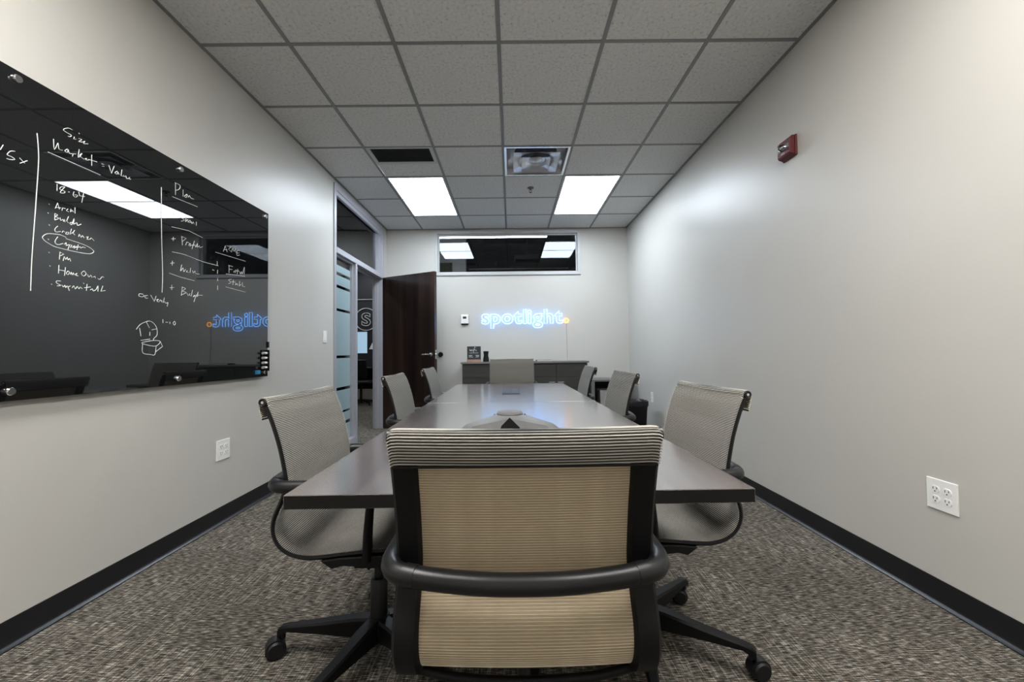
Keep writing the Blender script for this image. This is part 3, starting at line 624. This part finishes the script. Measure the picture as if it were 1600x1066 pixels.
pieces = []
for nm, strokes in WRITING:
    if nm in ('bullets', 'dashes'): pieces += [(nm, [s]) for s in strokes]
    elif nm in ('shows', 'profiles', 'media', 'budget'):
        e_ = len(strokes) - (nm != 'budget'); pieces += [(nm, strokes[:2]), (nm, strokes[2:e_])] + ([(nm, strokes[e_:])] if e_ < len(strokes) else [])
    else: pieces.append((nm, strokes))
for nm, strokes in pieces:
    mb = MB()
    for st in strokes:
        pts = [(BX + .0006, y, z) for y, z in st]
        if len(pts) > 3: pts = [(BX + .0006, p.y, p.z) for p in catmull([Vector(p) for p in pts], 3)]
        mb.tube(pts, .00125 if nm not in ('divider', 'underline') else .0016, 5)
    mb.build('handwriting', M['marker'], gb)
mh = thing('marker_holder', 'black marker holder with white pens on the end of the board', 'pen holder', (BX, 2.97, .90))
MB().box(.0005, .010, -.018, .022, .02, .17).box(.010, .034, .017, .022, .02, .17).build('tray', M['black'], mh, bevel=.001)
pn = None
for k in range(4):
    p_ = thing('marker_pen', ['white marker pen at the bottom of the board holder', 'white marker pen second from bottom in the board holder', 'white marker pen third from bottom in the board holder', 'white marker pen at the top of the board holder'][k], 'marker', (BX + .020, 2.965, .945 + k * .034), 0, 'pens in the board holder')
    if pn is None:
        b_ = MB().lathe([(0, -.034), (.0075, -.033), (.008, -.01), (.008, .014), (0, .015)], 12, (0, 0, 0), 'y').build('barrel', M['white'], p_, smooth=40)
        c_ = MB().lathe([(0, -.0345), (.0088, -.034), (.0088, -.016), (.0085, -.016)], 12, (0, 0, 0), 'y').build('cap', M['cord'], p_, smooth=40); pn = (b_, c_)
    else:
        for q in pn: link_copy(q, p_)
o = MB().box(0, .016, -.028, .012, -.014, .014).build('board_magnet', M['blue'], bevel=.003); o.location = (BX, 2.905, .914); tag(o, 'small blue magnet at the lower end of the board', 'magnet')
o = MB().box(-.006, .008, -.006, .010, -.022, .022).build('board_clip', M['black'], bevel=.002); o.location = (BX, 3.024, 1.108); tag(o, 'small black clip on the end edge of the board', 'clip')

# ================================================================== CONFERENCE TABLE
TZ = .735
tb = thing('conference_table', 'long dark grey-brown laminate conference table', 'table', (.002, 2.44, 0), .010)
SEAM = .06
for y0, y1 in ((-1.548, SEAM - .0008), (SEAM + .0008, 1.552)):
    mb = MB().box(-.502, .502, y0, y1, TZ - .030, TZ)
    mb.m = [0] * 6
    for k, f in enumerate(mb.f):
        zs = [mb.v[i][2] for i in f]
        if not all(abs(z - TZ) < 1e-6 for z in zs): mb.m[k] = 1
    mb.build('top_panel', [M['table'], M['table_edge']], tb, bevel=.0015)
for y in (-.95, .95):
    MB().box(-.20, .20, y - .03, y + .03, .03, TZ - .03).build('pedestal', M['table_edge'], tb, bevel=.003)
    MB().box(-.34, .34, y - .06, y + .06, 0, .03).build('foot', M['table_edge'], tb, bevel=.006)
MB().box(-.02, .02, -.92, .92, .52, .62).build('modesty_beam', M['table_edge'], tb)
ph = thing('power_hatch', 'flush black power hatch with two flaps in the table top', 'power hatch', (-.004, 3.215, TZ))
MB().box(-.064, .064, -.24, .24, .0002, .002).build('frame', M['black'], ph)
for s in (-1, 1): MB().box(min(s * .006, s * .056), max(s * .006, s * .056), -.215, .215, .002, .004).build('flap', M['hatch'], ph, bevel=.001)

# three legged conference phone
cp = thing('conference_phone', 'grey three-legged conference phone in the middle of the table', 'phone', (-.008, 1.60, TZ))
cp.scale = (.95, .95, 1.33)
def rot2(p, a): return (p[0] * math.cos(a) - p[1] * math.sin(a), p[0] * math.sin(a) + p[1] * math.cos(a))
def yring(tip, half, notch, zt, zn):
    out_ = []
    for k in range(3):
        a = PI / 2 + k * 2 * PI / 3
        for q, z in (((tip, -half), zt), ((tip, half), zt)): p = rot2(q, a); out_.append((p[0], p[1], z))
        p = rot2((notch, 0), a + PI / 3); out_.append((p[0], p[1], zn))
    return out_
MB().loft([yring(.196, .032, .080, .003, .003), yring(.200, .034, .082, .014, .010), yring(.176, .028, .066, .026, .040), yring(.060, .026, .050, .044, .045), yring(.01, .005, .008, .0465, .0465)]).build('body', M['phone'], cp, smooth=25)
MB().lathe([(.052, .038), (.054, .047), (.048, .052), (.03, .0545), (0, .055)], 28, (0, .015, 0)).build('keypad_dome', M['phone'], cp, smooth=50)
for k in range(3):
    a = -PI / 2 + k * 2 * PI / 3
    def P3(d, w_, z): p = rot2((d, w_), a); return (p[0], p[1], z)
    MB().add([P3(.098, -.060, .004), P3(.098, .060, .004), P3(.071, 0, .044), P3(.06, -.04, .004), P3(.06, .04, .004)], [(0, 1, 2), (0, 3, 4, 1), (0, 2, 3), (1, 4, 2), (2, 4, 3)]).build('speaker_grille', M['red_ink'], cp)
MB().box(-.03, .03, .075, .12, .036, .042).build('display', M['slot'], cp, bevel=.002)

# ================================================================== MESH CHAIRS
def n2(path, i):
    a = path[max(i - 1, 0)]; c = path[min(i + 1, len(path) - 1)]; t = (c - a).normalized(); return t, Vector((t.y, -t.x))
def offs(path, d): return [p + n2(path, i)[1] * d for i, p in enumerate(path)]
OUT = [(.228, .432), (.215, .449), (.17, .457), (.10, .455), (.03, .451), (-.04, .444), (-.10, .438), (-.145, .438), (-.188, .449), (-.222, .474), (-.240, .512), (-.238, .556), (-.216, .608), (-.203, .650), (-.207, .690), (-.222, .762), (-.243, .830), (-.262, .878)]
prof = catmull([Vector(p) for p in OUT], 8)
def make_chair():
    c = thing('mesh_office_chair', '', 'chair')
    del c['category']; c['category'] = 'chair'
    HW = .2325
    # side rails
    rail_c = offs(prof, .006)
    for s in (-1, 1):
        rg = []
        for i, p in enumerate(rail_c[::2]):
            _, nr = n2(rail_c, min(i * 2, len(rail_c) - 1)); y1, y0 = s * HW, s * (HW - .046)
            a, q = p + nr * .007, p - nr * .007
            rg.append([(a.x, y0, a.y), (a.x, y1 - s * .003, a.y), (p.x, y1, p.y), (q.x, y1 - s * .006, q.y), (q.x, y0 + s * .006, q.y)])
        MB().loft(rg).build('side_rail', M['black'], c, smooth=40)
    # top bar with round ends
    tbx, tbz = -.2665, .893
    MB().tube([(tbx, -HW + .008, tbz), (tbx, HW - .008, tbz)], .0115, 14).build('top_bar', M['black'], c, smooth=50)
    for s in (-1, 1):
        e = MB().lathe([(0, -.004), (.0122, -.004), (.0122, .005), (.010, .006), (.0075, .004), (0, .004)], 20, (tbx, HW - .0095, tbz), 'y') if s > 0 else MB().lathe([(0, .004), (.0122, .004), (.0122, -.005), (.010, -.006), (.0075, -.004), (0, -.004)], 20, (tbx, -HW + .0095, tbz), 'y')
        e = e.build('end_cap', M['black_gloss'], c, smooth=40)
        MB().lathe([(0, s * .004), (.0050, s * .004), (.0042, s * .0065), (0, s * .007)], 14, (tbx, s * (HW - .0095), tbz), 'y').build('cap_screw', M['chrome'], e, smooth=40)
    # knit path: seat front -> back -> over the bar -> short tail behind
    face = offs(prof, .0155)
    face = [p for p in face if p.y < .872 or p.x > -.1]
    wrap = [Vector((tbx + .0135 * math.cos(a), tbz + .0135 * math.sin(a))) for a in [math.radians(q) for q in range(-5, 186, 12)]]
    tail = [Vector((-.2795, .880)), Vector((-.2765, .865)), Vector((-.2725, .848)), Vector((-.271, .842))]
    full = face + wrap + tail
    fine_ = resample(full, .0013)
    ns_, sp_ = 12, 4 
    US = [-1, -.975, -.93, -.8, -.55, -.28, 0, .28, .55, .8, .93, .975, 1]                      # one rib every 4 x 1.3 mm
    def sag(i):
        p = fine_[i]
        return 0.0 if (p.y > .86 or p.x > .19) else .007 * min(1, (.86 - p.y) / .06)
    ribs = MB()
    for i in range(sp_ // 2, len(fine_) - 3, sp_):
        t, nr = n2(fine_, i); p = fine_[i]; sg = sag(i); rg = []
        for k in range(ns_ + 1):
            u = US[k]; y = u * (HW - (.006 + .004 * max(0, min(1, (.89 - p.y) / .045)) if p.y > .838 and (p.x < -.262 or p.y > .885) else .001)); dd = -sg * (1 - u * u)
            q = p + nr * dd
            fz = max(0, min(1, (p.y - .815) / .06)) if p.x > tbx else 1.0
            q = q + Vector((0, -fz * (.0035 * (1 - u * u) + (.004 if abs(u) == 1 else .001 if abs(u) > .97 else 0) * (1 if (p.y > .885 or p.x < tbx) else 0)))) if p.y > .80 else q
            w_, h_ = t * .00145, nr * .0013
            rg.append([(q + w_), (q + h_), (q - w_), (q - h_)]); rg[-1] = [(z.x, y, z.y) for z in rg[-1]]
        b0 = len(ribs.v); ribs.v += [v for r in rg for v in r]
        for k in range(ns_):
            for j in range(4):
                a = b0 + k * 4 + j; d_ = b0 + k * 4 + (j + 1) % 4
                ribs.f.append((a, d_, d_ + 4, a + 4)); ribs.m.append(0 if j < 2 else 1)
        ribs.f.append((b0, b0 + 1, b0 + 2, b0 + 3)); ribs.m.append(0)
        e0 = b0 + ns_ * 4; ribs.f.append((e0, e0 + 3, e0 + 2, e0 + 1)); ribs.m.append(0)
    o = ribs.build('knit_ribs', [M['rib_face'], M['rib_back']], c); o['kind'] = 'stuff'
    idx = list(range(0, len(fine_), 6))
    for wname, wmat, dn, hw in (('knit_web', 'web', -.0003, HW - .012), ('knit_backing', 'web_back', -.0009, HW - .044)):
        web = MB(); rg = []
        for i in ([q_ for q_ in idx if fine_[q_].y < .872 and fine_[q_].x > -.262] if wname == 'knit_backing' else idx):
            t, nr = n2(fine_, i); p = fine_[i]; sg = sag(i); row = []
            for k in range(ns_ + 1):
                u = US[k]; q = p + nr * (-sg * (1 - (u * hw / HW) ** 2) + dn) + (Vector((0, -(max(0, min(1, (p.y - .815) / .06)) if p.x > tbx else 1.0) * (.0035 * (1 - u * u) + .0018))) if p.y > .80 else Vector((0, 0))); row.append((q.x, u * hw, q.y))
            rg.append(row)
        web.loft(rg, False, False).build(wname, M[wmat], c, smooth=60)
    MB().tube([(-.2705, -HW + .012, .843), (-.2705, HW - .012, .843)], .0025, 8).build('tail_rod', M['black'], c)
    # looped armrest that wraps around behind the back
    half = [(.052, .240, .595), (.046, .243, .632), (.02, .245, .650), (-.06, .246, .653), (-.14, .246, .653), (-.195, .243, .653), (-.226, .228, .652), (-.243, .195, .651), (-.258, .12, .649), (-.266, .05, .648)]
    loop = catmull([Vector(p) for p in half + [(x, -y, z) for x, y, z in reversed(half)]], 6)
    MB().tube(loop, .0185, 12).build('arm_loop', M['black_gloss'], c, smooth=60)
    for s in (-1, 1):
        MB().tube([(-.2455, s * .186, .651), (-.2385, s * .208, .6515)], .0192, 12).build('arm_collar', M['black_gloss'], c, smooth=50)
        pst = catmull([Vector((.040, s * .226, .435)), Vector((.042, s * .232, .50)), Vector((.048, s * .238, .56)), Vector((.052, s * .240, .60))], 4)
        MB().tube(pst, [.021 - .0055 * k / 12 for k in range(13)], 10, flat=.7).build('arm_post', M['black'], c, smooth=50)
        y0, y1 = sorted((s * .190, s * .236))
        MB().prism([(-.095, .437), (-.062, .414), (-.03, .422), (.06, .416), (.16, .428), (.205, .447), (.10, .452), (-.04, .444)], y0, y1).build('seat_bracket', M['black'], c, bevel=.003)
    MB().tube(catmull([Vector((-.180, -.20, .4500)), Vector((-.192, -.12, .441)), Vector((-.196, 0, .437)), Vector((-.192, .12, .441)), Vector((-.180, .20, .4500))], 5), .0085, 10).build('rear_crossbar', M['black'], c, smooth=50)
    MB().tube([(.205, -.22, .438), (.205, .22, .438)], .009, 8).build('front_crossbar', M['black'], c, smooth=50)
    MB().box(-.01, .09, -.205, .205, .398, .420).build('cross_beam', M['black'], c, bevel=.005)
    MB().prism([(-.11, .40), (-.07, .365), (.05, .355), (.13, .385), (.14, .412), (-.10, .420)], -.065, .065).build('tilt_mechanism', M['black'], c, bevel=.006)
    MB().tube([(.03, -.06, .395), (.03, -.19, .392)], .005, 8).build('height_lever', M['black'], c)
    MB().lathe([(0, .10), (.029, .10), (.028, .262), (.024, .268), (.0145, .269), (.0145, .37), (0, .37)], 20).build('gas_column', M['black_gloss'], c, smooth=40)
    MB().lathe([(0, .062), (.038, .066), (.048, .085), (.047, .125), (.032, .142), (0, .142)], 24).build('base_hub', M['black'], c, smooth=40)
    leg0 = cas0 = None
    for k in range(5):
        if leg0 is None:
            lg = MB(); rg = []
            for x, hw, zb, zt in ((.02, .027, .070, .140), (.08, .025, .078, .136), (.20, .020, .082, .117), (.315, .015, .083, .103), (.342, .014, .070, .098), (.352, .012, .062, .088)):
                rg.append([(x, -hw, zb), (x, hw, zb), (x, hw, zt - .006), (x, hw * .7, zt), (x, -hw * .7, zt), (x, -hw, zt - .006)])
            leg0 = lg.loft(rg).build('base_leg', M['black'], c, smooth=35)
            cs = MB()
            for s in (-1, 1):
                cs.lathe([(0, s * .006), (.027, s * .006), (.0285, s * .010), (.0285, s * .022), (.024, s * .027), (0, s * .028)], 24, (.022, 0, .0285), 'y')
            hood = [(.022 + .032 * math.cos(a), .0285 + .033 * math.sin(a)) for a in [math.radians(q) for q in range(-20, 201, 20)]]
            cs.prism(hood, -.018, .018).lathe([(.009, .055), (.009, .09), (0, .09)], 10)
            cas0 = cs.build('caster', M['rubber'], leg0, smooth=40); cas0.location = (.338, 0, 0); l_ = leg0; q = cas0
        else: l_ = link_copy(leg0, c); q = link_copy(cas0, l_)
        l_.rotation_euler = (0, 0, k * 2 * PI / 5); q.rotation_euler = (0, 0, [.6, 2.2, -1.1, 3.4, 1.4][k])
    return c
chair0 = make_chair()
BASE = {'base_leg'}
def place(label, x, y, rz, base, lift=0.0, first=[True]):
    c = chair0 if first[0] else copy_tree(chair0)
    first[0] = False
    c.location = (x, y, 0); c.rotation_euler = (0, 0, rz); tag(c, label, 'chair', 'mesh chairs around the conference table')
    k = 0
    for ch in c.children:
        nm = ch.name.split('.')[0]
        if nm == 'base_leg': ch.rotation_euler = (0, 0, math.radians(base + 72 * k) - rz); k += 1
        elif lift and nm not in ('base_hub', 'gas_column'): ch.location.z += lift
    return c
place('taupe mesh chair seen from behind at the near end of the table', .021, .965, PI / 2, 10)
place('taupe mesh chair nearest the black glass board', -.462, 1.450, .0, 177)
place('taupe mesh chair midway along the table in front of the dark door', -.452, 2.555, .02, 40)
place('taupe mesh chair furthest along the table on the door side', -.455, 3.615, .0, 60)
place('taupe mesh chair on the right beside the four-socket wall outlet', .452, 1.502, PI + .055, -29)
place('taupe mesh chair midway along the table beside the trash can', .446, 2.590, PI + .03, 20)
place('taupe mesh chair on the right nearest the grey side cabinet', .420, 3.610, PI, 36)
place('raised taupe mesh chair at the far end of the table before the credenza', .006, 4.15, -PI / 2, 18, .060)

# ================================================================== CREDENZA AND WHAT STANDS ON IT
cr_ = thing('credenza', 'dark taupe low credenza with doors under the neon sign', 'cabinet', (.182, 5.80, 0))
CW = .862
MB().box(-CW + .02, CW - .02, -.19, .205, .06, .885).build('body', M['credenza'], cr_, bevel=.001)
MB().box(-CW + .05, CW - .05, -.15, .18, 0, .06).build('plinth', M['black'], cr_)
MB().box(-CW, CW, -.222, .21, .885, .908).build('worktop', M['cred_top'], cr_, bevel=.002)
dw = (2 * CW - .04) / 4
for k in range(4):
    x0 = -CW + .02 + k * dw
    dr = MB().box(x0 + .002, x0 + dw - .002, -.210, -.191, .07, .70).build('door', M['credenza'], cr_, bevel=.001)
    hx = x0 + dw - .06 if k % 2 == 0 else x0 + .06
    MB().tube([(hx - .04, -.228, .628), (hx + .04, -.228, .628)], .006, 8).box(hx - .034, hx - .028, -.228, -.21, .625, .631).box(hx + .028, hx + .034, -.228, -.21, .625, .631).build('pull_handle', M['nickel'], dr)
    dr = MB().box(x0 + .002, x0 + dw - .002, -.210, -.191, .704, .872).build('drawer', M['credenza'], cr_, bevel=.001)

ws = thing('wifi_sign', 'small black wifi sign on a copper-toned block on the credenza', 'sign', (-.512, 5.74, .908))
MB().box(-.098, .098, -.03, .03, 0, .034).build('base_block', M['copper'], ws, bevel=.003)
MB().box(-.094, .094, -.008, .004, .028, .215).build('board', M['chalk'], ws, bevel=.001)
def ink(pl, r, nm):
    mb = MB()
    for st in pl: mb.tube([(u, -.0085, z) for u, z in st] if len(st) < 4 else [(p.x, -.0085, p.y) for p in catmull([Vector(q) for q in st], 3)], r, 5)
    mb.build(nm, M['print'], ws)
ink([[(-.058, .180), (-.052, .150), (-.042, .168), (-.034, .148), (-.026, .178)], [(-.016, .168), (-.014, .148)], [(-.014, .184), (-.013, .186)],
     [(.024, .202), (.010, .200), (.002, .165), (-.006, .134)], [(-.008, .166), (.018, .170)], [(.028, .170), (.028, .150), (.038, .150)], [(.030, .184), (.031, .186)]], .0028, 'lettering')
ink([[(-.06, .124), (.06, .124)], [(-.07, .092), (-.02, .092)], [(-.07, .080), (-.03, .080)], [(-.07, .068), (-.01, .068)], [(.02, .092), (.07, .092)], [(.03, .080), (.07, .080)], [(.02, .068), (.065, .068)]], .0022, 'small_print')
v = thing('ribbed_vase', 'small black waisted vase beside the wifi sign', 'vase', (-.347, 5.74, .908))
pv = [(0, 0), (.040, 0), (.041, .02), (.037, .05), (.030, .085), (.032, .115), (.037, .13), (.034, .145), (.026, .148), (.024, .138), (0, .136)]
rg = []
for r, z in pv:
    rg.append([(r * (1 + .05 * (k % 2)) * math.cos(2 * PI * k / 32), r * (1 + .05 * (k % 2)) * math.sin(2 * PI * k / 32), z) for k in range(32)])
MB().loft(rg).build('vase_body', M['black'], v, smooth=50)
nb_ = thing('notebook', 'dark flat notebook lying on the credenza', 'notebook', (.455, 5.80, .908), .05)
MB().box(-.105, .105, -.07, .07, 0, .003).box(-.105, .105, -.07, .07, .013, .016).box(-.105, -.102, -.07, .07, .003, .013).build('cover', M['black'], nb_); MB().box(-.1015, .103, -.068, .068, .003, .013).build('pages', M['white'], nb_)

# side cabinet with an open niche, a bin inside, and the trash can
sc = thing('side_cabinet', 'low grey cabinet with an open niche in the far corner', 'cabinet', (1.34, 5.78, 0))
MB().box(-.27, .27, -.20, .22, .63, .655).build('top', M['cabinet_grey'], sc, bevel=.002)
for s in (-1, 1): MB().box(min(s * .27, s * .225), max(s * .27, s * .225), -.20, .22, 0, .63).build('side_panel', M['cabinet_grey'], sc, bevel=.002)
MB().box(-.225, .225, .20, .22, .02, .63).build('back_panel', M['black'], sc); MB().box(-.225, .225, -.19, .20, .02, .05).build('shelf', M['black'], sc)
bn = thing('storage_bin', 'grey storage bin inside the open side cabinet', 'bin', (1.36, 5.77, .05))
MB().loft([[(-.15, -.14, 0), (.15, -.14, 0), (.15, .14, 0), (-.15, .14, 0)], [(-.17, -.16, .46), (.17, -.16, .46), (.17, .16, .46), (-.17, .16, .46)], [(-.16, -.15, .46), (.16, -.15, .46), (.16, .15, .46), (-.16, .15, .46)], [(-.14, -.13, .02), (.14, -.13, .02), (.14, .13, .02), (-.14, .13, .02)]]).build('bin_body', M['bin_grey'], bn)
tc_ = thing('trash_can', 'black trash can with a liner beside the right-hand wall', 'trash can', (1.43, 4.86, 0))
def sup(rx, ry, z, n=40):
    return [(rx * math.copysign(abs(math.cos(a)) ** .5, math.cos(a)), ry * math.copysign(abs(math.sin(a)) ** .5, math.sin(a)), z) for a in [2 * PI * k / n for k in range(n)]]
MB().loft([sup(.098, .12, 0), sup(.102, .125, .01), sup(.128, .150, .43), sup(.134, .156, .435), sup(.134, .156, .455), sup(.124, .146, .455), sup(.095, .117, .02)]).build('can_body', M['black'], tc_, smooth=40)
rg = []
for k_, (a, z) in enumerate(((.137, .405), (.139, .440), (.135, .462), (.121, .455), (.112, .38), (.095, .12))):
    rr = sup(a, a + .021, z); rg.append([(x * (1 + .012 * math.sin(5 * i_ + k_)), y * (1 + .012 * math.cos(7 * i_)), zz + .005 * math.sin(3.1 * i_ + k_)) for i_, (x, y, zz) in enumerate(rr)])
MB().loft(rg, True, False).build('liner', M['black_gloss'], tc_, smooth=70)

# ================================================================== DESK IN THE CORRIDOR
dk = thing('desk', 'dark desk in the corridor seen through the doorway', 'desk', (-3.45, 9.2, 0))
MB().box(-.7, .62, -.35, .35, .71, .74).build('desk_top', M['black'], dk)
for s in (-.68, .60): MB().box(s, s + .03, -.33, .33, 0, .71).build('leg_panel', M['black'], dk)
MB().box(-.65, .60, .30, .32, .25, .71).build('modesty_panel', M['black'], dk)
mo = thing('monitor', 'pale blue glowing monitor on the corridor desk', 'monitor', (-3.45, 9.2, .74))
MB().box(-.30, .285, -.01, .03, .30, .80).build('bezel', M['black'], mo, bevel=.004); MB().box(-.285, .275, -.0125, -.0095, .315, .785).build('screen', M['screen'], mo)
MB().box(-.03, .03, .03, .05, .01, .45).box(-.12, .12, -.06, .10, 0, .012).build('stand', M['black'], mo)
lp_ = thing('desk_lamp', 'white tilted lamp shade beside the glowing monitor', 'lamp', (-3.03, 9.2, .74))
MB().lathe([(0, 0), (.06, 0), (.06, .012), (0, .014)], 20).tube([(0, 0, .01), (.02, 0, .25), (-.02, 0, .46)], .007, 8).build('stem', M['black'], lp_)
MB().lathe([(.02, .14), (.085, .0), (.080, .0), (.016, .136)], 24, (-.02, 0, .40)).build('lamp_shade', M['white'], lp_, smooth=50)
ch_ = thing('desk_chair', 'dark swivel chair at the corridor desk', 'chair', (-3.08, 8.55, 0), PI / 2)
MB().box(-.22, .22, -.23, .23, .44, .49).build('seat', M['black'], ch_, bevel=.02); MB().prism([(-.24, .55), (-.20, .55), (-.24, .92), (-.28, .92)], -.2, .2).build('backrest', M['black'], ch_, bevel=.015)
MB().tube([(-.05, 0, .44), (-.23, 0, .45), (-.25, 0, .62)], .018, 8).build('back_support', M['black'], ch_)
MB().lathe([(.025, .06), (.025, .44), (0, .44)], 12).build('column', M['black'], ch_)
for k in range(5):
    a = 2 * PI * k / 5 + .3; MB().tube([(0, 0, .10), (.28 * math.cos(a), .28 * math.sin(a), .06), (.28 * math.cos(a), .28 * math.sin(a), 0.0)], .018, 8).build('leg', M['black'], ch_)
